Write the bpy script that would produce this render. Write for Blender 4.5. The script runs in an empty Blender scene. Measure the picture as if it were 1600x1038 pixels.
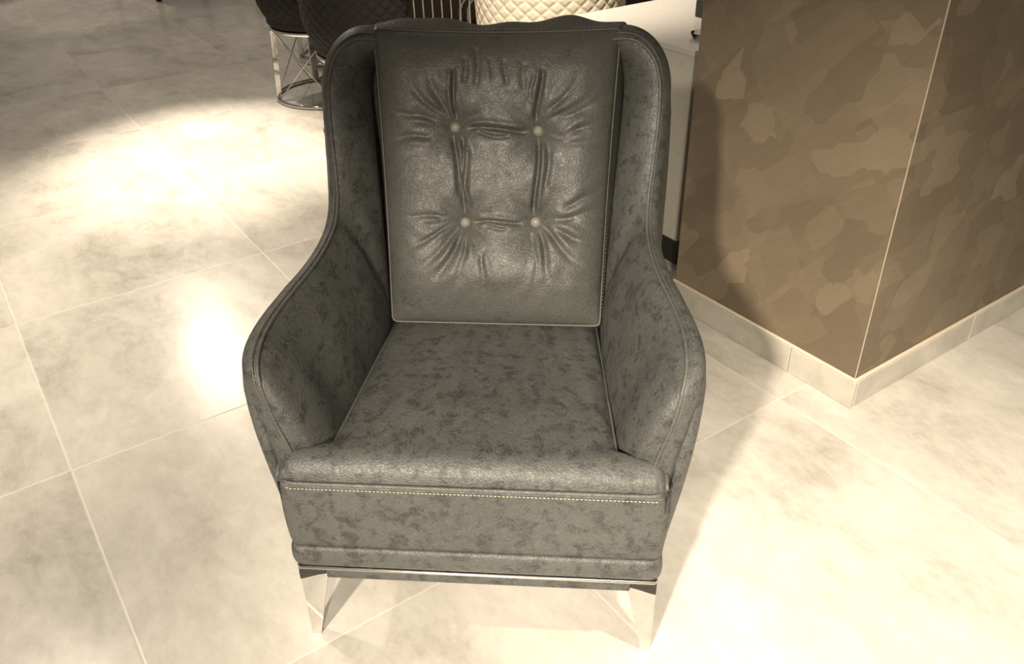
import bpy, bmesh, math, random
import numpy as np
from mathutils import Vector, Matrix
random.seed(4)
S = bpy.context.scene
COL = S.collection
R_ = math.radians

# ------------------------------------------------------------------ camera
PITCH, ROLL, FPX, CAMH = 0.575507665, 0.0218917114, 1313.63, 1.38
GRID = -0.97378402                      # direction of the floor tile grid
cp, sp = math.cos(PITCH), math.sin(PITCH)
fw = Vector((0, cp, -sp)); rt = Vector((1, 0, 0)); dn = Vector((0, -sp, -cp))
r2 = rt*math.cos(ROLL) + dn*math.sin(ROLL)
d2 = -rt*math.sin(ROLL) + dn*math.cos(ROLL)
cam = bpy.data.cameras.new('camera'); cam.sensor_width = 36; cam.lens = 36*FPX/1600
cam.clip_start = .05; cam.clip_end = 60
cob = bpy.data.objects.new('camera', cam); COL.objects.link(cob)
m = Matrix.Identity(4)
for i in range(3):
    m[i][0] = r2[i]; m[i][1] = -d2[i]; m[i][2] = -fw[i]
m[2][3] = CAMH
cob.matrix_world = m
S.camera = cob

# ------------------------------------------------------------------ world, exposure
S.view_settings.view_transform = 'Standard'; S.view_settings.look = 'None'
S.view_settings.gamma = 1; S.view_settings.exposure = 0.0
S.view_settings.use_curve_mapping = False
W = bpy.data.worlds.new('showroom'); S.world = W; W.use_nodes = True
bg = W.node_tree.nodes['Background']
bg.inputs[0].default_value = (1.0, .87, .69, 1); bg.inputs[1].default_value = .20

# ------------------------------------------------------------------ ceiling spots and added fill lamps
def spot(name, loc, target, power, angle, blend, radius, color=(1, .86, .68)):
    l = bpy.data.lights.new(name, 'SPOT'); l.energy = power; l.spot_size = R_(angle); l.spot_blend = blend
    l.shadow_soft_size = radius; l.color = color
    o = bpy.data.objects.new(name, l); COL.objects.link(o); o.location = loc
    d = Vector(target) - Vector(loc); o.rotation_euler = d.to_track_quat('-Z', 'Y').to_euler()
    return o
spot('key_spot', (-1.35, -2.1, 2.75), (.60, 1.12, 0), 1500, 37, 1.0, .11)
spot('second_spot', (-.15, -2.4, 2.0), (-.02, 1.02, .36), 620, 25, 1.0, .08)
spot('pool_spot', (1.05, .25, 2.9), (.95, 1.05, 0), 460, 44, 1.0, .06)
spot('back_fill', (-1.9, 5.9, 2.9), (-2.0, 4.9, 0), 105, 100, 1.0, .06)  # added ambient fill, lifts the floor level towards the back
spot('left_fill', (-2.3, 2.5, 2.9), (-1.85, 2.0, 0), 520, 72, 1.0, .06)  # fill lamp added overhead to brighten the left floor
spot('aisle_spot', (-1.75, 4.3, 2.9), (-1.36, 3.66, 0), 1000, 35, 1.0, .05)
spot('far_spot', (-2.72, 6.41, 3.0), (-1.0, 2.6, 0), 170, 56, 1.0, .09)
spot('corner_spot', (-4.0, 8.4, 2.8), (-3.35, 6.95, 0), 150, 30, .6, .03)
spot('stool_spot', (-.25, 2.0, 2.9), (.15, 3.6, .5), 760, 44, 1.0, .05)
spot('cabinet_fill', (.75, 2.75, 2.9), (.75, 2.85, .7), 60, 60, 1.0, .05)  # extra lamp added to lighten the cabinet top

# ------------------------------------------------------------------ materials
def new_mat(name):
    mt = bpy.data.materials.new(name); mt.use_nodes = True
    nt = mt.node_tree; return mt, nt, nt.nodes['Principled BSDF']
def N(nt, typ, **kw):
    n = nt.nodes.new(typ)
    for k, v in kw.items(): setattr(n, k, v)
    return n
def L(nt, a, b): nt.links.new(a, b)
def ramp(nt, src, stops):
    r = N(nt, 'ShaderNodeValToRGB'); L(nt, src, r.inputs[0])
    e = r.color_ramp.elements
    while len(e) < len(stops): e.new(.5)
    for el, (p, c) in zip(e, stops):
        el.position = p; el.color = (c, c, c, 1) if not hasattr(c, '__len__') else (*c, 1)
    return r.outputs[0]
def noise(nt, vec, scale, detail=4, rough=.55, dist=0):
    n = N(nt, 'ShaderNodeTexNoise'); n.inputs['Scale'].default_value = scale
    n.inputs['Detail'].default_value = detail; n.inputs['Roughness'].default_value = rough
    n.inputs['Distortion'].default_value = dist
    if vec is not None: L(nt, vec, n.inputs['Vector'])
    return n.outputs['Fac']
def mixc(nt, fac, a, b, mode='MIX'):
    n = N(nt, 'ShaderNodeMix', data_type='RGBA', blend_type=mode)
    for s, v in ((n.inputs[0], fac), (n.inputs[6], a), (n.inputs[7], b)):
        if hasattr(v, 'is_output'): L(nt, v, s)
        elif isinstance(v, (int, float)): s.default_value = v
        else: s.default_value = (*v, 1)
    return n.outputs[2]
def math_(nt, op, a, b=None, c=None):
    n = N(nt, 'ShaderNodeMath', operation=op)
    for s, v in zip(n.inputs, (a, b, c)):
        if v is None: continue
        if hasattr(v, 'is_output'): L(nt, v, s)
        else: s.default_value = v
    return n.outputs[0]
def bump(nt, bsdf, h, strength, dist=.002, prev=None):
    b = N(nt, 'ShaderNodeBump'); b.inputs['Strength'].default_value = strength
    b.inputs['Distance'].default_value = dist; L(nt, h, b.inputs['Height'])
    if prev is not None: L(nt, prev, b.inputs['Normal'])
    L(nt, b.outputs[0], bsdf.inputs['Normal']); return b.outputs[0]
def plain(name, col, rough=.5, metal=0, spec=.5):
    mt, nt, b = new_mat(name)
    b.inputs['Base Color'].default_value = (*col, 1); b.inputs['Roughness'].default_value = rough
    b.inputs['Metallic'].default_value = metal; b.inputs['Specular IOR Level'].default_value = spec
    g = N(nt, 'ShaderNodeTexCoord'); n = noise(nt, g.outputs['Object'], 30, 3)
    L(nt, ramp(nt, n, [(.3, max(0, rough-.05)), (.7, min(1, rough+.05))]), b.inputs['Roughness'])
    return mt

def leather(name, base, dark, light, blot=(.50, .60), rough=(.40, .56), blot_scale=11, blot_amt=.9):
    mt, nt, b = new_mat(name)
    g = N(nt, 'ShaderNodeTexCoord').outputs['Object']
    n1 = noise(nt, g, blot_scale, 5, .6, .4)
    n2 = noise(nt, g, 62, 4, .65, .8)
    n3 = noise(nt, g, 4.0, 2, .5)
    k = math_(nt, 'ADD', math_(nt, 'MULTIPLY', n1, .55), math_(nt, 'MULTIPLY', n2, .45))
    m1 = ramp(nt, k, [(blot[0], 0.0), (blot[1], 1.0)])
    # fine crackle
    v = N(nt, 'ShaderNodeTexVoronoi', feature='DISTANCE_TO_EDGE'); v.inputs['Scale'].default_value = 150
    wv = N(nt, 'ShaderNodeVectorMath', operation='ADD')
    nn = N(nt, 'ShaderNodeTexNoise'); nn.inputs['Scale'].default_value = 45; nn.inputs['Detail'].default_value = 3; L(nt, g, nn.inputs['Vector'])
    sc = N(nt, 'ShaderNodeVectorMath', operation='SCALE'); sc.inputs['Scale'].default_value = .03; L(nt, nn.outputs['Color'], sc.inputs[0])
    L(nt, g, wv.inputs[0]); L(nt, sc.outputs[0], wv.inputs[1]); L(nt, wv.outputs[0], v.inputs['Vector'])
    crack = ramp(nt, v.outputs['Distance'], [(.0, 1.0), (.14, 0.0)])
    c0 = mixc(nt, ramp(nt, n3, [(.35, 0.0), (.65, 1.0)]), base, tuple(x*1.22 for x in base))
    c1 = mixc(nt, math_(nt, 'MULTIPLY', m1, blot_amt), c0, dark)
    c2 = mixc(nt, math_(nt, 'MULTIPLY', crack, .33), c1, light)
    L(nt, c2, b.inputs['Base Color'])
    L(nt, ramp(nt, n2, [(.3, rough[0]), (.7, rough[1])]), b.inputs['Roughness'])
    b.inputs['Specular IOR Level'].default_value = .55
    fine = noise(nt, g, 420, 2, .5)
    h = math_(nt, 'ADD', math_(nt, 'MULTIPLY', ramp(nt, v.outputs['Distance'], [(0, 0.0), (.2, 1.0)]), .7), math_(nt, 'MULTIPLY', fine, .5))
    bump(nt, b, h, .42, .0011)
    return mt
LEA = leather('distressed_leather', (.060, .063, .060), (.020, .021, .020), (.14, .145, .136), blot=(.49, .60), rough=(.42, .58), blot_scale=31, blot_amt=.8)
LEA_C = leather('distressed_leather_cushion', (.056, .058, .053), (.022, .022, .020), (.12, .12, .107), blot=(.53, .66), rough=(.40, .56), blot_scale=15, blot_amt=.65)
LEA_W = leather('welt_leather', (.070, .072, .067), (.03, .03, .028), (.13, .13, .12), blot_amt=.4)
PIPE = plain('tan_edge_piping', (.085, .082, .068), .5)
STITCH = plain('cream_thread', (.46, .43, .35), .7)
BUTTON = leather('button_leather', (.16, .155, .13), (.10, .10, .085), (.22, .21, .18), blot_amt=.4)
BLACKP = plain('black_plastic', (.018, .017, .015), .4)
def chrome_mat(name, col, rough):
    mt, nt, b = new_mat(name)
    b.inputs['Base Color'].default_value = (*col, 1); b.inputs['Metallic'].default_value = 1
    g = N(nt, 'ShaderNodeTexCoord').outputs['Object']
    L(nt, ramp(nt, noise(nt, g, 14, 2), [(.3, rough), (.7, rough+.03)]), b.inputs['Roughness'])
    return mt
CHROME = chrome_mat('polished_chrome', (.70, .69, .67), .05)
STEEL = chrome_mat('satin_steel', (.85, .82, .76), .24)

# floor: 80 cm concrete-look tiles
def floor_mat():
    mt, nt, b = new_mat('concrete_tile_floor')
    g = N(nt, 'ShaderNodeTexCoord').outputs['Object']
    sx = N(nt, 'ShaderNodeSeparateXYZ'); L(nt, g, sx.inputs[0])
    def cell(o, off, size):
        t = math_(nt, 'DIVIDE', math_(nt, 'SUBTRACT', o, off), size)
        fl = math_(nt, 'FLOOR', t); fr = math_(nt, 'SUBTRACT', t, fl)
        d = math_(nt, 'MULTIPLY', math_(nt, 'MINIMUM', fr, math_(nt, 'SUBTRACT', 1.0, fr)), size)
        return fl, d
    fu, du = cell(sx.outputs[0], -1.066, .824); fv, dv = cell(sx.outputs[1], .776, .80)
    d = math_(nt, 'MINIMUM', du, dv)
    grout = ramp(nt, d, [(.0012, 1.0), (.0024, 0.0)])
    cb = N(nt, 'ShaderNodeCombineXYZ'); L(nt, fu, cb.inputs[0]); L(nt, fv, cb.inputs[1])
    wn = N(nt, 'ShaderNodeTexWhiteNoise', noise_dimensions='3D'); L(nt, cb.outputs[0], wn.inputs['Vector'])
    sc = N(nt, 'ShaderNodeVectorMath', operation='SCALE'); sc.inputs['Scale'].default_value = 9; L(nt, wn.outputs['Color'], sc.inputs[0])
    ad = N(nt, 'ShaderNodeVectorMath', operation='ADD'); L(nt, g, ad.inputs[0]); L(nt, sc.outputs[0], ad.inputs[1])
    mp = N(nt, 'ShaderNodeMapping'); mp.inputs['Scale'].default_value = (1.0, 1.55, 1); L(nt, ad.outputs[0], mp.inputs[0])
    n1 = noise(nt, mp.outputs[0], 2.1, 8, .62, .5)
    n2 = noise(nt, mp.outputs[0], 9, 6, .7, .6)
    n3 = noise(nt, mp.outputs[0], 34, 4, .7)
    k = math_(nt, 'ADD', math_(nt, 'MULTIPLY', n1, .62), math_(nt, 'ADD', math_(nt, 'MULTIPLY', n2, .26), math_(nt, 'MULTIPLY', n3, .17)))
    r = N(nt, 'ShaderNodeValToRGB'); L(nt, k, r.inputs[0]); e = r.color_ramp.elements
    e[0].position = .34; e[0].color = (.345, .324, .285, 1); e[1].position = .66; e[1].color = (.69, .665, .615, 1)
    x = e.new(.50); x.color = (.55, .525, .48, 1)
    # small pits
    pit = ramp(nt, noise(nt, mp.outputs[0], 26, 3, .8, 1.5), [(.70, 0.0), (.74, 1.0)])
    pit2 = math_(nt, 'MULTIPLY', pit, ramp(nt, n2, [(.55, 0.0), (.62, .5)]))
    c = mixc(nt, pit2, r.outputs[0], (.30, .27, .225))
    c = mixc(nt, math_(nt, 'MULTIPLY', grout, .5), c, (.78, .74, .66))
    L(nt, c, b.inputs['Base Color'])
    ro = ramp(nt, n2, [(.3, .20), (.7, .27)])
    L(nt, math_(nt, 'ADD', ro, math_(nt, 'MULTIPLY', grout, .3)), b.inputs['Roughness'])
    b.inputs['Specular IOR Level'].default_value = .5
    h = math_(nt, 'SUBTRACT', math_(nt, 'MULTIPLY', n3, .15), grout)
    bump(nt, b, h, .25, .001)
    return mt
FLOOR = floor_mat()

def stucco(name, c0, c1, c2, ang, stretch, metal=.25):
    """hand trowelled plaster: overlapping slanted patches of different sheen"""
    mt, nt, b = new_mat(name)
    g = N(nt, 'ShaderNodeTexCoord').outputs['Object']
    def layer(scale, rot, off):
        mp = N(nt, 'ShaderNodeMapping'); mp.inputs['Rotation'].default_value = (0, R_(rot), 0)
        mp.inputs['Location'].default_value = off; L(nt, g, mp.inputs[0])
        m2 = N(nt, 'ShaderNodeMapping'); m2.inputs['Scale'].default_value = stretch; L(nt, mp.outputs[0], m2.inputs[0])
        nz = N(nt, 'ShaderNodeTexNoise'); nz.inputs['Scale'].default_value = 4; nz.inputs['Detail'].default_value = 1.5; L(nt, m2.outputs[0], nz.inputs['Vector'])
        s = N(nt, 'ShaderNodeVectorMath', operation='SCALE'); s.inputs['Scale'].default_value = .020; L(nt, nz.outputs['Color'], s.inputs[0])
        a = N(nt, 'ShaderNodeVectorMath', operation='ADD'); L(nt, m2.outputs[0], a.inputs[0]); L(nt, s.outputs[0], a.inputs[1])
        v = N(nt, 'ShaderNodeTexVoronoi', feature='F1', distance='CHEBYCHEV'); v.inputs['Scale'].default_value = scale
        v.inputs['Randomness'].default_value = .85; L(nt, a.outputs[0], v.inputs['Vector'])
        w = N(nt, 'ShaderNodeSeparateColor'); L(nt, v.outputs['Color'], w.inputs[0])
        st = noise(nt, None, 1, 3, .6)
        m3 = N(nt, 'ShaderNodeMapping'); m3.inputs['Scale'].default_value = (14, 60, 140); L(nt, mp.outputs[0], m3.inputs[0])
        L(nt, m3.outputs[0], st.node.inputs['Vector'])
        return w.outputs[0], w.outputs[1], st
    a1, b1, s1 = layer(6.2, ang, (0, 0, 0)); a2, b2, s2 = layer(8.5, ang+11, (.37, .1, .21)); a3, b3, s3 = layer(4.2, ang-9, (.9, .3, .7))
    k = math_(nt, 'ADD', math_(nt, 'MULTIPLY', a1, .40), math_(nt, 'MULTIPLY', a3, .26))
    on = ramp(nt, b2, [(.60, 0.0), (.64, 1.0)])
    k2 = N(nt, 'ShaderNodeMix', data_type='FLOAT'); L(nt, math_(nt, 'MULTIPLY', on, .6), k2.inputs[0]); L(nt, k, k2.inputs[2]); L(nt, a2, k2.inputs[3])
    k3 = math_(nt, 'ADD', k2.outputs[0], math_(nt, 'MULTIPLY', math_(nt, 'SUBTRACT', s1, .5), .34))
    k3 = math_(nt, 'ADD', k3, math_(nt, 'MULTIPLY', math_(nt, 'SUBTRACT', noise(nt, g, 3, 4), .5), .35))
    r = N(nt, 'ShaderNodeValToRGB'); L(nt, k3, r.inputs[0]); e = r.color_ramp.elements
    e[0].position = .08; e[0].color = (*c0, 1); e[1].position = .85; e[1].color = (*c2, 1); x = e.new(.42); x.color = (*c1, 1)
    L(nt, r.outputs[0], b.inputs['Base Color'])
    L(nt, ramp(nt, k3, [(.1, .56), (.8, .40)]), b.inputs['Roughness'])
    b.inputs['Metallic'].default_value = metal
    bump(nt, b, math_(nt, 'ADD', k3, math_(nt, 'MULTIPLY', s1, .2)), .12, .002)
    return mt
STUC_A = stucco('trowelled_plaster', (.175, .138, .096), (.215, .171, .119), (.29, .236, .168), 42, (1.0, 1, 1.5))
def base_mat():
    mt, nt, b = new_mat('tile_skirting')
    g = N(nt, 'ShaderNodeTexCoord').outputs['Object']
    n = noise(nt, g, 7, 6, .65, .5)
    r = N(nt, 'ShaderNodeValToRGB'); L(nt, n, r.inputs[0]); e = r.color_ramp.elements
    e[0].position = .3; e[0].color = (.38, .36, .31, 1); e[1].position = .7; e[1].color = (.60, .57, .51, 1)
    L(nt, r.outputs[0], b.inputs['Base Color']); b.inputs['Roughness'].default_value = .35
    return mt
BASET = base_mat()
BEAD = plain('plaster_bead', (.42, .36, .28), .5)
CAULK = plain('cream_silicone', (.70, .61, .49), .45)
WHITE_LAC = plain('white_lacquer', (.54, .515, .48), .22)
GREY_LAC = plain('grey_lacquer', (.47, .46, .41), .3)
DARKWOOD = plain('dark_wood', (.028, .021, .014), .35)
OLIVE = plain('olive_panel', (.10, .078, .048), .45)
GLASS, _nt, _b = new_mat('clear_glass'); _b.inputs['Transmission Weight'].default_value = 1; _b.inputs['Roughness'].default_value = .03; _b.inputs['IOR'].default_value = 1.2
def fabric(name, col, rough):
    mt, nt, b = new_mat(name); g = N(nt, 'ShaderNodeTexCoord').outputs['Object']
    n = noise(nt, g, 60, 4, .7)
    L(nt, mixc(nt, n, tuple(c*.8 for c in col), tuple(c*1.2 for c in col)), b.inputs['Base Color'])
    b.inputs['Roughness'].default_value = rough; b.inputs['Specular IOR Level'].default_value = .3; bump(nt, b, noise(nt, g, 600, 2), .3, .001)
    return mt
DARKQ = fabric('dark_quilted_velvet', (.010, .0086, .0072), .8)
CREAMQ = fabric('cream_quilted_leather', (.62, .56, .45), .45)

# ------------------------------------------------------------------ mesh helpers
def mesh(name, verts, faces, mat, parent=None, smooth=True):
    me = bpy.data.meshes.new(name); me.from_pydata([tuple(map(float, v)) for v in verts], [], [tuple(map(int, f)) for f in faces])
    bm = bmesh.new(); bm.from_mesh(me); bmesh.ops.remove_doubles(bm, verts=bm.verts, dist=1e-6)
    bmesh.ops.recalc_face_normals(bm, faces=bm.faces); bm.to_mesh(me); bm.free()
    if smooth: me.polygons.foreach_set('use_smooth', [True]*len(me.polygons))
    me.materials.append(mat)
    o = bpy.data.objects.new(name, me); COL.objects.link(o)
    if parent: o.parent = parent
    return o
def grid_faces(nu, nv, closed_u=False, closed_v=False, off=0):
    f = []
    for i in range(nu if closed_u else nu-1):
        for j in range(nv if closed_v else nv-1):
            a = i*nv+j; b2 = ((i+1) % nu)*nv+j; c = ((i+1) % nu)*nv+(j+1) % nv; d = i*nv+(j+1) % nv
            f.append((off+a, off+b2, off+c, off+d))
    return f
def join(*parts):
    V, F = [], []
    for v, f in parts:
        o = len(V); V += [tuple(p) for p in v]; F += [tuple(i+o for i in q) for q in f]
    return V, F
def rbox(x0, x1, y0, y1, z0, z1, r=.004, seg=2):
    bm = bmesh.new(); bmesh.ops.create_cube(bm, size=1)
    for v in bm.verts:
        v.co = Vector(((x0+x1)/2+v.co.x*(x1-x0), (y0+y1)/2+v.co.y*(y1-y0), (z0+z1)/2+v.co.z*(z1-z0)))
    if r: bmesh.ops.bevel(bm, geom=bm.edges[:], offset=r, segments=seg, affect='EDGES', profile=.5)
    bm.verts.index_update(); V = [v.co.copy() for v in bm.verts]; F = [[v.index for v in f.verts] for f in bm.faces]; bm.free()
    return V, F
def tube(pts, r, seg=8, closed=False, flat=None):
    """round tube (or flat bar when flat=(w,t,up)) along a polyline"""
    P = [Vector(p) for p in pts]; n = len(P); V = []
    for i in range(n):
        a = P[(i-1) % n] if (closed or i > 0) else P[i]; b2 = P[(i+1) % n] if (closed or i < n-1) else P[i]
        t = (b2-a).normalized()
        up = Vector((0, 0, 1)) if abs(t.z) < .95 else Vector((0, 1, 0))
        s = t.cross(up).normalized(); u = s.cross(t).normalized()
        if i and V:                                   # keep the frame continuous
            if s.dot(ps) < 0: s = -s; u = -u
        ps = s
        for k in range(seg):
            an = 2*math.pi*(k+.5)/seg
            V.append(P[i]+(s*math.cos(an)+u*math.sin(an))*r)
    F = grid_faces(n, seg, closed, True)
    if not closed: F += [tuple(range(seg)), tuple(range((n-1)*seg, n*seg))]
    return V, F
def catmull(P, n):
    P = np.array(P, float); k = len(P); Q = np.vstack([2*P[0]-P[1], P, 2*P[-1]-P[-2]])
    out = []
    for s in np.linspace(0, k-1, n):
        i = min(int(s), k-2); t = s-i; a, b2, c, d = Q[i], Q[i+1], Q[i+2], Q[i+3]
        out.append(.5*((2*b2)+(-a+c)*t+(2*a-5*b2+4*c-d)*t*t+(-a+3*b2-3*c+d)*t**3))
    return np.array(out)
def thing(name, label, cat, loc=(0, 0, 0), rotz=0, group=None):
    o = bpy.data.objects.new(name, None); COL.objects.link(o); o.location = loc; o.rotation_euler = (0, 0, rotz)
    o.empty_display_size = .1
    o['label'] = label; o['category'] = cat
    if group: o['group'] = group
    return o
def tag(o, label, cat, group=None):
    o['label'] = label; o['category'] = cat
    if group: o['group'] = group
    return o
def struct(o, label):
    o['kind'] = 'structure'; o['label'] = label; return o

# ------------------------------------------------------------------ setting
o = mesh('floor', [(-14, -9, 0), (6, -9, 0), (6, 15, 0), (-14, 15, 0)], [(0, 1, 2, 3)], FLOOR, smooth=False)
o.rotation_euler = (0, 0, GRID); struct(o, 'floor of large beige concrete-look tiles')
# plastered pillar, in tile-grid coordinates
PU0, PU1, PV0, PV1 = -1.60, -.944, 1.706, 4.6
v, f = rbox(PU0, PU1, PV0, PV1, 0, 3.0, .003, 1)
o = mesh('wall_right', v, f, STUC_A, smooth=False); o.rotation_euler = (0, 0, GRID); struct(o, 'brown trowelled plaster pillar')
v, f = rbox(PU1-.002, PU1+.001, PV0-.001, PV0+.002, .085, 3.0, .0006, 1)
o = mesh('trim_1', v, f, BEAD, smooth=False); o.rotation_euler = (0, 0, GRID); struct(o, 'pale corner bead of the pillar')
BT = .012
def skirting(name, label, boxes):
    o = mesh(name, *join(*[rbox(*b, .0015, 1) for b in boxes]), BASET, smooth=False)
    o.rotation_euler = (0, 0, GRID); struct(o, label); return o
skirting('baseboard_front', 'tile skirting on the front face of the pillar',
         [(PU0, PU1-.195, PV0-BT, PV0, 0, .08), (PU1-.193, PU1+BT, PV0-BT, PV0, 0, .08)])
skirting('baseboard_right', 'tile skirting on the shaded face of the pillar',
         [(PU1, PU1+BT, PV0+.001, PV0+.535, 0, .08), (PU1, PU1+BT, PV0+.537, PV0+1.3, 0, .08), (PU1, PU1+BT, PV0+1.302, PV1, 0, .08)])
V, F = join(rbox(PU0, PU1+BT*.8, PV0-BT*.8, PV0, .0795, .0865, .002, 1), rbox(PU1, PU1+BT*.8, PV0, PV1, .0795, .0865, .002, 1))
o = mesh('trim_2', V, F, CAULK, smooth=False); o.rotation_euler = (0, 0, GRID); struct(o, 'pale sealant bead above the skirting')

# ------------------------------------------------------------------ the armchair
CH = thing('armchair', 'dark grey distressed leather wing armchair with button-tufted back cushion and chrome legs', 'armchair',
           (-.0766, 1.0343, 0), R_(-4.8778))

# -- shell: rim stations P (welt), Q (outer edge), I (inner foot), E (outer foot)
P = [(.300,.030,.385),(.306,.028,.445),(.326,.030,.520),(.338,.038,.585),(.346,.080,.614),(.345,.150,.626),(.330,.235,.636),
     (.313,.310,.646),(.304,.380,.657),(.301,.440,.675),(.304,.485,.712),(.311,.520,.772),(.318,.550,.842),(.318,.575,.905),
     (.303,.592,.950),(.270,.603,.977),(.225,.608,.978),(.12,.61,.955),(0,.61,.94)]
Q = [(.335,.034,.385),(.340,.036,.445),(.355,.042,.510),(.370,.054,.582),(.378,.095,.606),(.374,.160,.617),(.357,.245,.627),
     (.339,.320,.635),(.328,.400,.646),(.325,.462,.667),(.328,.515,.712),(.335,.560,.776),(.341,.595,.848),(.340,.625,.912),
     (.318,.645,.960),(.278,.655,.989),(.225,.662,.992),(.12,.67,.970),(0,.67,.95)]
I = [(.300,.046,.37),(.294,.052,.37),(.272,.064,.375),(.248,.085,.38),(.240,.125,.385),(.236,.19,.39),(.231,.27,.395),
     (.227,.35,.40),(.224,.42,.41),(.222,.475,.45),(.228,.515,.55),(.237,.56,.66),(.247,.61,.78),(.252,.645,.87),
     (.242,.66,.91),(.22,.665,.92),(.18,.668,.92),(.10,.668,.90),(0,.668,.89)]
E_ = [(.333,.034,.205),(.334,.040,.205),(.334,.050,.205),(.334,.065,.205),(.334,.12,.205),(.334,.20,.205),(.334,.29,.205),
     (.334,.37,.205),(.334,.44,.205),(.334,.50,.205),(.334,.55,.205),(.333,.60,.205),(.328,.64,.205),(.315,.665,.205),
     (.28,.675,.205),(.23,.68,.205),(.17,.68,.205),(.08,.68,.205),(0,.68,.205)]
NS = 110
Pc, Qc, Ic, Ec = (catmull(a, NS) for a in (P, Q, I, E_))
AX = np.array([0, .35, .6])
inner, band, outer = [], [], []
NI, NB, NO = 18, 9, 14
for i in range(NS):
    p, q, a, e = Pc[i], Qc[i], Ic[i], Ec[i]
    s = i/(NS-1)
    # inward direction: perpendicular to the p->a chord, towards the sitter
    tan = Pc[min(i+1, NS-1)]-Pc[max(i-1, 0)]; ch = a-p
    nrm = np.cross(tan, ch); nrm /= np.linalg.norm(nrm)+1e-9
    if nrm @ (np.array([0, .25, .75])-(p+a)/2) < 0: nrm = -nrm
    bul = (.024 if s < .5 else .018)*min(1, .15+s/.16)
    for k in range(NI):
        t = k/(NI-1)
        prof = (t*(1-t)*4)**.75*(1-.35*t)
        wob = .0016*math.sin(9*s*6.28+3*t)*math.sin(math.pi*t)
        inner.append(p+ch*t+nrm*(bul*prof+wob))
    # band: bulged strip between welt and outer edge
    bn = np.cross(tan, q-p); bn /= np.linalg.norm(bn)+1e-9
    if bn @ ((p+q)/2-AX) < 0: bn = -bn
    for k in range(NB):
        t = k/(NB-1)
        band.append(p+(q-p)*t+bn*(.006*(4*t*(1-t))**.6))
    # outer panel: leaves the band smoothly
    on = np.cross(tan, e-q); on /= np.linalg.norm(on)+1e-9
    if on @ (q-AX*np.array([0, 1, 1])) < 0: on = -on
    for k in range(NO):
        t = k/(NO-1)
        outer.append(q+(e-q)*t+on*.012*(math.sin(math.pi*t**.6)))
def mirror(V): return [(-x, y, z) for x, y, z in V]
fi, fb, fo = grid_faces(NS, NI), grid_faces(NS, NB), grid_faces(NS, NO)
for sgn in (1, -1):
    iv = inner if sgn > 0 else mirror(inner)
    mesh('inside_panel', iv, fi, LEA, CH)
mesh('border_band', *join((band, fb), (mirror(band), fb)), LEA, CH)
# outer panel plus the front closing strips of the arms
def front_close(sg):
    st = [Ic[0], Pc[0], Qc[0]]; lo = [np.array([.29, .036, .205]), np.array([.30, .034, .205]), Ec[0]]
    V = [(sg*x, y, z) for x, y, z in st+lo]; return V, [(0, 1, 4, 3), (1, 2, 5, 4)]
mesh('outside_panel', *join((outer, fo), (mirror(outer), fo), front_close(1), front_close(-1)), LEA, CH)
def offs(C, d): return [tuple(c) for c in C+d]
rim = [tuple(p) for p in Pc[2:]] ; full = rim + [(-x, y, z) for x, y, z in rim[::-1][1:]]
mesh('welt_piping', *tube(full, .0034, 8), LEA_W, CH)
# second welt seam a finger's width out on the band
r2_ = [tuple(Pc[i]+(Qc[i]-Pc[i])*.24+np.array([0, -.0035, .005])) for i in range(4, NS)]
full2 = r2_ + [(-x, y, z) for x, y, z in r2_[::-1][1:]]
mesh('band_seam', *tube(full2, .0018, 6), LEA_W, CH)

# -- seat: T-shaped top with a rolled front
def seat_w(y):
    a = .326; t = min(max((y-.022)/.050, 0), 1); t = t*t*(3-2*t)
    b2 = .246-(y-.07)*.075
    return a*(1-t)+b2*t
ys = list(np.linspace(-.004, .1, 30)) + list(np.linspace(.11, .56, 40))
NX = 61; V = []
for y in ys:
    w = seat_w(y)
    yt = max(0, min(1, (y+.004)/.045)); fr = math.sqrt(max(0, 1-(1-yt)**2))
    for k in range(NX):
        t = -1+2*k/(NX-1); ed = max(0, 1-abs(t)); ed = ed*w/(.016 if y < .03 else .016+.022*min(1, (y-.03)/.06)); es = math.sqrt(max(0, 1-(1-min(1, ed))**2))
        crown = .018*(1-t*t)*min(1, (y+.004)/.15)
        z =   .404+.039*fr*(.5+.5*es)+crown-.012*(y/.56)
        z += .0012*math.sin(37*y+9*t)*math.sin(23*t*w*4)
        V.append((t*w, y, z))
F = grid_faces(len(ys), NX)
nb = len(V)                                              # skirt down the sides
for y in ys:
    V.append((-seat_w(y), y, .36)); V.append((seat_w(y), y, .36))
for i in range(len(ys)-1):
    F.append((i*NX, (i+1)*NX, nb+2*(i+1), nb+2*i)); F.append((i*NX+NX-1, (i+1)*NX+NX-1, nb+2*(i+1)+1, nb+2*i+1))
seat = mesh('seat', V, F, LEA, CH)
for sg in (1, -1):
    pts = [(sg*(seat_w(y)-.001), y,   .404+.039*.5*math.sqrt(max(0, 1-(1-max(0, min(1, (y+.004)/.045)))**2))-.012*(y/.56)+.003) for y in np.linspace(-.002, .50, 70)]
    sp_ = mesh('seat_piping', *tube(pts, .0034, 6), PIPE if 0 else LEA_W, seat)
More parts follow.
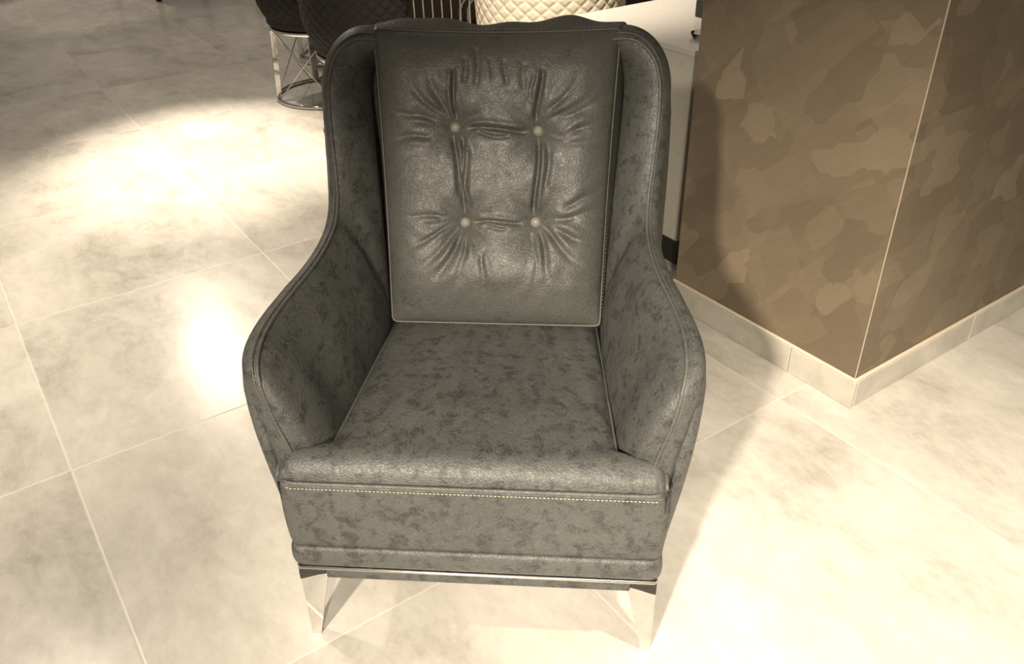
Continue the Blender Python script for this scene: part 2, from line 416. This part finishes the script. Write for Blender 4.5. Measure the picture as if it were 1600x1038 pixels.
# -- front panel, seam, stitches
def panel(z0, z1, hw, y0, depth, bulge, rc, n=60, m=16):
    """front panel with rounded vertical corners; goes round to the sides"""
    prof = []
    for k in range(n):
        t = -1+2*k/(n-1); prof.append((t*(hw-rc), 0.0, (0, -1)))
    path = [(-hw, depth)] + [(-hw+rc-rc*math.sin(a), rc-rc*math.cos(a)) for a in np.linspace(math.pi/2, 0, 7)] + \
           [(x, 0) for x in np.linspace(-hw+rc, hw-rc, n)[1:-1]] + [(hw-rc+rc*math.sin(a), rc-rc*math.cos(a)) for a in np.linspace(0, math.pi/2, 7)] + [(hw, depth)]
    V = []
    for i, (x, y) in enumerate(path):
        for j in range(m):
            t = j/(m-1); bb = bulge*(4*t*(1-t))**.5
            sx_ = 1+bb/hw*.6
            V.append((x*sx_, y0+y-bb, z0+(z1-z0)*t))
    F = grid_faces(len(path), m)
    nn = len(path)
    F.append([i*m for i in range(nn)]); F.append([i*m+m-1 for i in range(nn)])
    return V, F
fp = mesh('front_panel', *panel(.247, .401, .328, -.003, .048, .006, .018), LEA, CH)
sx = np.linspace(-.318, .320, 60)
def seam_y(x): return -.0075+.012*max(0, (abs(x)-.305)/.02)**2
mesh('seam_piping', *tube([(x, seam_y(x), .4035+.0035*max(0, (abs(x)-.30)/.025)) for x in sx], .0042, 8), LEA_W, fp)
st = []
for x in np.arange(-.312, .3125, .0068):
    yy = seam_y(x)-.0008
    st.append(tube([(x, yy-.0005, .3935), (x+.0022, yy-.0018, .3938), (x+.0046, yy-.0005, .3935)], .00095, 5))
mesh('stitching', *join(*st), STITCH, fp)
fp['label'] = 'front panel with a row of pale stitches'
bp = mesh('base_rail', *panel(.201, .249, .3285, -.0045, .05, .0068, .02), LEA, CH)
# chrome strip under the rail, plinth behind it
mesh('chrome_strip', *tube([(-.322, -.002, .1985), (-.318, -.0085, .1985), (.320, -.0085, .1985), (.324, -.002, .1985)], .0032, 12), STEEL, CH)
mesh('plinth', *rbox(-.272, .278, -.008, .60, .172, .197, .003, 2), LEA, CH)
# -- legs: tapered L-shaped chrome blades with black mounting plates
def leg(sx_, sy, yb):
    def blade(pts, t):
        V = [(x, y, z) for x, y, z in pts[0]] + [(x, y, z) for x, y, z in pts[1]]
        n = len(pts[0]); F = [tuple(range(n)), tuple(range(n, 2*n))] + [(i, (i+1) % n, n+(i+1) % n, n+i) for i in range(n)]
        return V, F
    X = lambda x: sx_*x
    Yy = lambda y: yb+sy*y
    th = .005
    fr = [[(X(.326), Yy(.0), .0), (X(.309), Yy(.0), .0), (X(.272), Yy(.004), .176), (X(.326), Yy(.004), .170)],
          [(X(.326), Yy(th), .0), (X(.309), Yy(th), .0), (X(.272), Yy(.004+th), .176), (X(.326), Yy(.004+th), .170)]]
    sd = [[(X(.326), Yy(.001), .0), (X(.326), Yy(.018), .0), (X(.326), Yy(.058), .176), (X(.326), Yy(.005), .170)],
          [(X(.321), Yy(.001), .0), (X(.321), Yy(.018), .0), (X(.321), Yy(.058), .176), (X(.321), Yy(.005), .170)]]
    return join(blade(fr, th), blade(sd, th))
def mount(sx_, sy, yb):
    a = sorted((sx_*.272, sx_*.326)); c = sorted((yb-sy*.001, yb+sy*.058))
    return join(rbox(a[0], a[1], c[0], c[1], .174, .197, .003, 2),
                tuple_wedge(sx_, sy, yb))
def tuple_wedge(sx_, sy, yb):
    V = []
    for y in (yb-sy*.001, yb+sy*.010):
        V += [(sx_*.3255, y, .176), (sx_*.272, y, .176), (sx_*.29, y, .171), (sx_*.318, y, .160), (sx_*.3255, y, .158)]
    return V, [(0, 1, 2, 3, 4), (5, 6, 7, 8, 9)]+[(i, (i+1) % 5, 5+(i+1) % 5, 5+i) for i in range(5)]
for sy, yb in ((1, .0), (-1, .60)):
    for sx_ in (-1, 1):
        lg = mesh('leg', *leg(sx_, sy, yb), CHROME, CH, smooth=False); lg['label'] = 'tapered polished chrome leg'
        mesh('mounting_plate', *mount(sx_, sy, yb), BLACKP, lg, smooth=False)

# -- back cushion
B0 = np.array([.006, .432, .452]); eu = np.array([1., 0, 0]); ev = np.array([0, .19, .54]); HV = np.linalg.norm(ev); ev = ev/HV
en = np.array([0, -ev[2], ev[1]])
def cw(v):                                               # half-width along the height
    t = v/HV; return .214+.022*t - .004*math.sin(math.pi*t)
BTN = [(-.076, .3915), (.084, .3875), (-.057, .2105), (.081, .2135)]
NU, NV = 190, 230
u_ = np.linspace(-1, 1, NU); v_ = np.linspace(0, 1, NV)
Ug, Vg = np.meshgrid(u_, v_, indexing='ij')
# rounded-corner mapping of the square
rc = .035
def corner(a, b2):
    k = 1-rc
    ax, by = np.abs(a), np.abs(b2)
    m_ = (ax > k) & (by > k)
    dx, dy = ax-k, by-k
    mx = np.maximum(dx, dy)+1e-9; ln = np.sqrt(dx*dx+dy*dy)+1e-9
    sc = np.where(m_, mx/ln, 1.0)
    return np.where(m_, np.sign(a)*(k+dx*sc), a), np.where(m_, np.sign(b2)*(k+dy*sc), b2)
a_, b_ = corner(Ug, Vg*2-1)
vv = (b_+1)/2*HV
uu = a_*np.vectorize(cw)(vv)
rimd = np.minimum(1-np.abs(Ug), 1-np.abs(Vg*2-1))
def side(d): return 1-(1-np.clip(d/.50, 0, 1))**2.4
edge = (side(1-np.abs(Ug))*side(1-np.abs(Vg*2-1)))**.62
hgt = .056*edge
hgt += .006*np.sin(math.pi*np.clip((vv)/HV, 0, 1))
hgt += .013*np.exp(-((vv-.125)/.06)**2)*np.exp(-(uu/.15)**2)
# sunken buttons and the folds pulled between and around them
for bi, (bu, bv) in enumerate(BTN):
    dx, dy = uu-bu, vv-bv; r = np.sqrt(dx*dx+dy*dy); th = np.arctan2(dy, dx)
    hgt -= .030*np.exp(-(r/.030)**1.15)+.010*np.exp(-(r/.075)**2)
    sgnx = -1 if bu < 0 else 1; sgny = 1 if bv > .3 else -1
    outw = np.clip((np.cos(th)*sgnx*.75+np.sin(th)*sgny*.75), 0, 1)
    env = np.exp(-((r-.075)/.045)**2)*outw
    hgt += .0014*env*np.sin(th*11+bi*1.7+2.6*np.sin(r*40+bi)+1.3*np.sin(th*4))
    env2 = np.exp(-((r-.045)/.022)**2)
    hgt += .0016*env2*np.sin(th*9+bi)
def fold(p, q, depth, w, wob=.003, ph=0, fade=False):
    global hgt
    p, q = np.array(p), np.array(q); d = q-p; ln = np.linalg.norm(d); d /= ln; n = np.array([-d[1], d[0]])
    s = ((uu-p[0])*d[0]+(vv-p[1])*d[1])/ln; k = (uu-p[0])*n[0]+(vv-p[1])*n[1]
    k = k-wob*np.sin(s*5+ph)
    along = np.clip(s*6, 0, 1)*np.clip((1-s)*6, 0, 1)
    if fade:
        along = np.clip(s*4, 0, 1)*np.clip(1-s, 0, 1)**.9*1.25; w = w*(1+.9*np.clip(s, 0, 1))
    along = along*along*(3-2*np.clip(along, 0, 1)) if not fade else along
    hgt -= depth*along*np.exp(-(k/w)**2); hgt += depth*.45*along*np.exp(-((k-2.2*w)/(1.4*w))**2)
def n_(i, dx, dy): return (BTN[i][0]+dx, BTN[i][1]+dy)
fold(n_(0, -.006, -.01), n_(2, -.004, .045), .010, .0042)
fold(n_(0, .012, -.012), n_(2, .004, .012), .011, .0038, .004, 1)
fold(n_(0, .004, -.03), n_(2, .010, .02), .007, .003, .005, 2)
fold(n_(1, .001, -.01), n_(3, -.001, .01), .013, .0040)
fold(n_(1, .020, -.03), n_(3, .022, .06), .004, .005)
fold(n_(0, .02, .0), n_(1, -.015, .0), .009, .0045, .003)
fold(n_(0, .04, -.008), n_(1, -.05, -.012), .006, .003, .003, 2)
fold(n_(2, .015, .0), n_(3, -.02, .0), .008, .0040, .003)
fold(n_(2, .035, -.008), n_(3, -.05, -.010), .005, .003, .003, 1)
# upper gathers
for k, (x, t0, t1, dp) in enumerate([(-.070, .015, .115, .010), (-.050, .080, .135, .0028), (-.030, .070, .155, .0036), (-.004, .085, .135, .002), (.022, .075, .13, .0028),
                                     (.056, .065, .125, .003), (.071, .05, .105, .003), (.083, .012, .115, .010)]):
    fold((x, .391+t0), (x+.004*(k-4)*.6, .391+t1), dp, .0034+.0012*(k % 3), .003, k)
for (i, dx, dy, ex, ey, dp) in [(0, -.015, .015, -.075, .075, .008), (0, -.03, .008, -.105, .030, .006), (0, -.04, -.015, -.115, -.022, .007), (0, -.012, .02, -.045, .10, .006),
                                (1, .015, .012, .100, .070, .007), (1, .03, .02, .125, .060, .006), (1, .05, .0, .125, .012, .006), (1, .05, -.02, .12, -.025, .004), (1, .02, .03, .075, .10, .005),
                                (2, -.01, -.012, -.085, -.085, .009), (2, -.02, -.005, -.105, -.045, .007), (2, -.03, .008, -.11, .015, .006), (2, -.004, -.015, -.05, -.10, .009),
                                (2, .002, -.02, -.008, -.10, .007), (3, -.004, -.02, -.012, -.08, .006), (3, .006, -.015, .030, -.10, .007), (3, .012, -.010, .085, -.075, .010),
                                (3, .03, -.004, .115, -.045, .006), (3, .04, .01, .12, .02, .006), (3, .05, .03, .125, .055, .005), (2, .04, -.05, .03, -.115, .005), (3, .0, -.05, .004, -.115, .004)]:
    fold(n_(i, dx, dy), n_(i, ex*1.16, ey*1.16), dp, .0032+.0016*abs(math.sin(ex*90)), .004, dx*100, True)
wr = np.sin(uu*63+3*np.sin(vv*31))*np.sin(vv*57+2*np.sin(uu*41))
hgt += .0009*wr*np.clip(rimd/.1, 0, 1)
hgt = np.where(rimd <= 1e-9, 0, hgt*np.clip(rimd/.02, 0, 1)**.5)
vv = vv+(-.007*(1-Ug**2)+.003)*Vg**5
front = B0+uu[..., None]*eu+vv[..., None]*ev+hgt[..., None]*en
Vf = front.reshape(-1, 3)
ff = grid_faces(NU, NV)
cush = mesh('back_cushion', Vf, ff, LEA_C, CH)
# boxing (gusset) around the cushion, and its back
loop = [(i, 0) for i in range(NU)] + [(NU-1, j) for j in range(1, NV)] + [(i, NV-1) for i in range(NU-2, -1, -1)] + [(0, j) for j in range(NV-2, 0, -1)]
Lp = [front[i, j] for i, j in loop]
ctr = np.mean(Lp, axis=0); NG = 10; V = []
for q_ in Lp:
    out = (q_-ctr); out -= en*(out @ en); lo = np.linalg.norm(out); out /= lo
    top = max(0, (out @ ev))
    for k in range(NG):
        t = k/(NG-1)
        s_ = math.sin(math.pi*min(1, t*1.0))
        x = q_ @ eu
        puff = .017*math.sin(math.pi*min(1, t*.8+.02)) + top*s_*(.006+.017*math.exp(-((abs(x)-.135)/.065)**2)+.003*math.sin(x*60))
        V.append(q_-en*.118*t+out*puff)
F = grid_faces(len(Lp), NG, True)
F.append([i*NG+NG-1 for i in range(len(Lp))])
mesh('gusset', V, F, LEA_C, cush)
step = 4
pp = [q_+en*.001 for q_ in Lp[::step]]
mesh('edge_piping', *tube(pp, .0021, 6, True), PIPE, cush)
# top-stitching along the gusset: right side and top
st = []
def stitch_run(pts, off):
    for i in range(0, len(pts)-3, 3):
        a, c = pts[i]+off, pts[i+1]+off+(pts[i+1]-pts[i])*.3
        st.append(tube([a, c], .0009, 5))
right = [front[NU-1, j] for j in range(8, NV-8)]; topr = [front[i, NV-1] for i in range(8, NU-8)]
STITCH2 = plain('dull_thread', (.20, .185, .15), .7)
stitch_run(right, -en*.010+eu*.0042); mesh('stitching', *join(*st), STITCH2, cush)
st = []; stitch_run(topr, -en*.008+ev*.0065); mesh('stitching', *join(*st), STITCH2, cush)
# buttons
for bu, bv in BTN:
    i = int(np.argmin(np.abs(u_*cw(bv)-bu))); j = int(np.argmin(np.abs(v_*HV-bv)))
    c = front[i, j]
    V = []; prof = [(0, .0105), (.004, .0102), (.0078, .0085), (.0104, .005), (.0110, .001), (.0098, -.004), (.004, -.006)]
    for r, h in prof:
        for k in range(20):
            an = 2*math.pi*k/20; V.append(c+eu*r*math.cos(an)+ev*r*math.sin(an)+en*(h+.002))
    mesh('button', V, grid_faces(len(prof), 20, False, True), BUTTON, cush)

# ------------------------------------------------------------------ quilted tub chairs
def quilt_shell(zb, r0, r1, ztop, zarm, na=250, nz=110, half=125):
    V = []
    for thick in (0, 1):
        for i in range(na):
            an = R_(-half+2*half*i/(na-1)); c = abs(an)/R_(half)
            zt = ztop+(zarm-ztop)*(max(0, c-.35)/.65)**1.6
            for j in range(nz):
                t = j/(nz-1); z = zb+(zt-zb)*t
                s = min(1, t*(zt-zb)/.17); r = r0+(r1-r0)*math.sin(s*math.pi/2)
                if t*(zt-zb) > .17: r += .012*math.sin((t*(zt-zb)-.17)*5)
                if thick == 0:
                    q = 19; a = an*r1/.030*math.pi; b2 = z/.026*math.pi
                    d = min(abs(math.sin((a+b2)/2)), abs(math.sin((a-b2)/2)))
                    r += .0055*(min(1, d*1.5)**.6)-.003
                    if j == nz-1: r -= .012
                else:
                    r -= .035 if 0 < j < nz-1 else .022
                # back of the chair is towards -x
                V.append((-r*math.cos(an), r*math.sin(an), z))
    F = grid_faces(na, nz)+grid_faces(na, nz, off=na*nz)
    o2 = na*nz
    for i in range(na-1):
        for j in (0, nz-1): F.append((i*nz+j, (i+1)*nz+j, o2+(i+1)*nz+j, o2+i*nz+j))
    for j in range(nz-1):
        for i in (0, na-1): F.append((i*nz+j, i*nz+j+1, o2+i*nz+j+1, o2+i*nz+j))
    return V, F
def ring_bar(R, z0, z1, w, seg=72):
    V = []
    for k in range(seg):
        a = 2*math.pi*k/seg; c, s = math.cos(a), math.sin(a)
        for r, z in ((R-w/2, z0), (R+w/2, z0), (R+w/2, z1), (R-w/2, z1)): V.append((r*c, r*s, z))
    return V, grid_faces(seg, 4, True, True)
def disc(r, z0, z1, cx=0, seg=48):
    V = []; prof = [(0, z0), (r-.02, z0), (r, z0+.02), (r, z1-.03), (r-.012, z1-.01), (r-.04, z1), (0, z1+.008)]
    for rr, z in prof:
        for k in range(seg):
            a = 2*math.pi*k/seg; V.append((cx+rr*math.cos(a), rr*math.sin(a), z))
    return V, grid_faces(len(prof), seg, False, True)
def bar(p, q, w, t):
    p, q = Vector(p), Vector(q); d = (q-p).normalized(); rad = Vector(((p.x+q.x), (p.y+q.y), 0)).normalized(); s = rad.cross(d).normalized()
    V = []
    for c in (p, q):
        for a, b2 in ((-1, -1), (1, -1), (1, 1), (-1, 1)): V.append(c+s*w/2*a+rad*t/2*b2)
    return V, [(0, 1, 2, 3), (4, 5, 6, 7)]+[(i, (i+1) % 4, 4+(i+1) % 4, 4+i) for i in range(4)]
ZR, RT, RB = .365, .245, .268
def tub_chair(label, mat, loc, rot, group, legrot=0):
    t = thing('tub_chair', label, 'chair', loc, rot, group)
    mesh('backrest', *quilt_shell(ZR+.012, .235, .300, .82, .62), mat, t)
    mesh('seat', *disc(.262, ZR+.012, ZR+.11), mat, t)
    mesh('top_ring', *ring_bar(RT, ZR-.004, ZR+.012, .022), CHROME, t)
    mesh('base_ring', *tube([(RB*math.cos(a), RB*math.sin(a), .010) for a in np.linspace(0, 2*math.pi, 73)[:-1]], .010, 10, True), CHROME, t)
    A = [legrot+k*math.pi/2 for k in range(4)]
    for a in A:
        mesh('leg', *bar((RB*math.cos(a), RB*math.sin(a), .008), (RT*math.cos(a), RT*math.sin(a), ZR), .032, .026), CHROME, t, smooth=False)
    for k in range(4):
        a, b2 = A[k]+.10, A[(k+1) % 4]-.10
        for p, q in ((a, b2), (b2, a)):
            mesh('brace_rod', *tube([(RT*math.cos(p), RT*math.sin(p), ZR), (RB*math.cos(q), RB*math.sin(q), .015)], .0028, 6), CHROME, t)
    return t
GQ = 'dark quilted tub chairs behind the armchair'
proto = tub_chair('dark quilted tub chair whose chrome ring base with crossed rods is in plain view', DARKQ, (-.965, 4.54, 0), R_(8), GQ, legrot=R_(205-8))
def copy_tree(o, parent=None):
    c = o.copy(); COL.objects.link(c)
    if parent: c.parent = parent
    for ch in o.children: copy_tree(ch, c)
    return c
def dup(src, loc, rot, label, group):
    c = copy_tree(src); c.location = loc; c.rotation_euler = (0, 0, rot); c['label'] = label; c['group'] = group; return c
tb = dup(proto, (-.612, 3.97, 0), R_(4), 'dark quilted tub chair directly behind the left wing of the armchair, its base hidden', GQ)
for ch in tb.children:
    if ch.name.startswith(('leg', 'brace')): ch.rotation_euler = (0, 0, R_(48))
dup(proto, (-1.0, 5.33, 0), R_(-14), 'dark quilted tub chair farthest back of the row, only part of its chrome base showing', GQ)
tub_chair('cream diamond-quilted tub chair beside the white-topped cabinet', CREAMQ, (.185, 3.62, 0), R_(75), None)

# ------------------------------------------------------------------ white-topped cabinet behind the pillar
cab = thing('cabinet', 'grey lacquered cabinet with glossy white top behind the pillar', 'cabinet', (0, 0, 0), GRID)
CU0, CU1, CV0, CV1 = -2.308, -1.731, 1.835, 3.9
mesh('worktop', *rbox(CU0, CU1, CV0, CV1, .714, .732, .002, 2), WHITE_LAC, cab, smooth=False)
mesh('body', *rbox(CU0+.001, CU1-.001, CV0+.001, CV1-.001, .12, .714, .002, 2), GREY_LAC, cab, smooth=False)
mesh('plinth', *rbox(CU0+.06, CU1-.04, CV0+.05, CV1-.06, 0, .12, .002, 1), BLACKP, cab, smooth=False)
bx_ = mesh('storage_box', *rbox(-2.037, -1.80, 2.14, 2.42, .732, .785, .004, 2), BLACKP, smooth=False); bx_.rotation_euler = (0, 0, GRID)
tag(bx_, 'black box on the white cabinet top beside the pillar', 'box')
V = []; prof = [(.0, 0), (.026, 0), (.030, .004), (.042, .030), (.040, .030), (.028, .006), (0, .004)]
for r, h in prof:
    for k in range(32):
        a = 2*math.pi*k/32; V.append((r*math.cos(a), r*math.sin(a), h))
gd = mesh('glass_dish', V, grid_faces(len(prof), 32, False, True), GLASS); gd.location = (.585, 2.578, .7322); gd.scale = (.8, .8, .8)
tag(gd, 'small clear glass dish on the corner of the white cabinet top', 'dish')

# ------------------------------------------------------------------ rod console and dark sideboard in the distance
rc_ = thing('console_table', 'console table with a row of slender steel rods behind the armchair top', 'table', (0, 0, 0), 0)
mesh('tabletop', *rbox(-.62, .25, 4.92, 5.30, .72, .75, .003, 1), DARKWOOD, rc_, smooth=False)
mesh('foot_rail', *rbox(-.60, .23, 4.985, 5.015, 0, .025, .003, 1), STEEL, rc_, smooth=False)
mesh('foot_rail', *rbox(-.60, .23, 5.225, 5.255, 0, .025, .003, 1), STEEL, rc_, smooth=False)
for k in range(15):
    x = -.515+.0525*k
    mesh('rod', *tube([(x, 5.0, .02), (x, 5.0, .722)], .0042, 8), STEEL, rc_)
sb = thing('sideboard', 'long dark wood sideboard far behind the rod console', 'sideboard', (0, 0, 0), 0)
mesh('body', *rbox(-.66, 1.7, 5.95, 6.4, .0, .85, .004, 1), DARKWOOD, sb, smooth=False)
for k in range(4):
    x0 = -.655+.5875*k
    d = mesh('door', *rbox(x0+.004, x0+.58, 5.932, 5.95, .06, .80, .003, 1), OLIVE if k == 0 else DARKWOOD, sb, smooth=False)
    if k == 0: d['label'] = 'olive brown door'
# chrome cantilever stool behind the rods
cs = thing('cantilever_stool', 'small stool with two curved chrome tube legs behind the steel rods', 'stool', (0, 0, 0), 0)
for x in (-.285, -.235):
    pts = [(x, 5.60, .012), (x-.002, 5.60, .10)] + [(x+.09-.09*math.cos(a), 5.60, .18+.10*math.sin(a)) for a in np.linspace(0, 1.45, 9)] + [(x+.17, 5.60, .29)]
    mesh('leg', *tube(pts, .009, 8), CHROME, cs)
    mesh('foot', *tube([(x, 5.60, 0), (x, 5.60, .07)], .013, 10), CHROME, cs)
mesh('seat', *rbox(-.26, .04, 5.46, 5.74, .286, .33, .01, 2), BLACKP, cs)

# dark table at the far left, only a leg reaches the frame
dt = thing('dining_table', 'dark table in the far left corner with one slim black leg in view', 'table', (-2.75, 7.08, 0), GRID)
mesh('tabletop', *rbox(-1.6, .05, -.05, .85, .70, .75, .005, 1), DARKWOOD, dt, smooth=False)
for x in (0, -1.55):
    for y in (0, .8):
        mesh('leg', *rbox(x-.02, x+.02, y-.02, y+.02, 0, .70, .003, 1), BLACKP, dt, smooth=False)
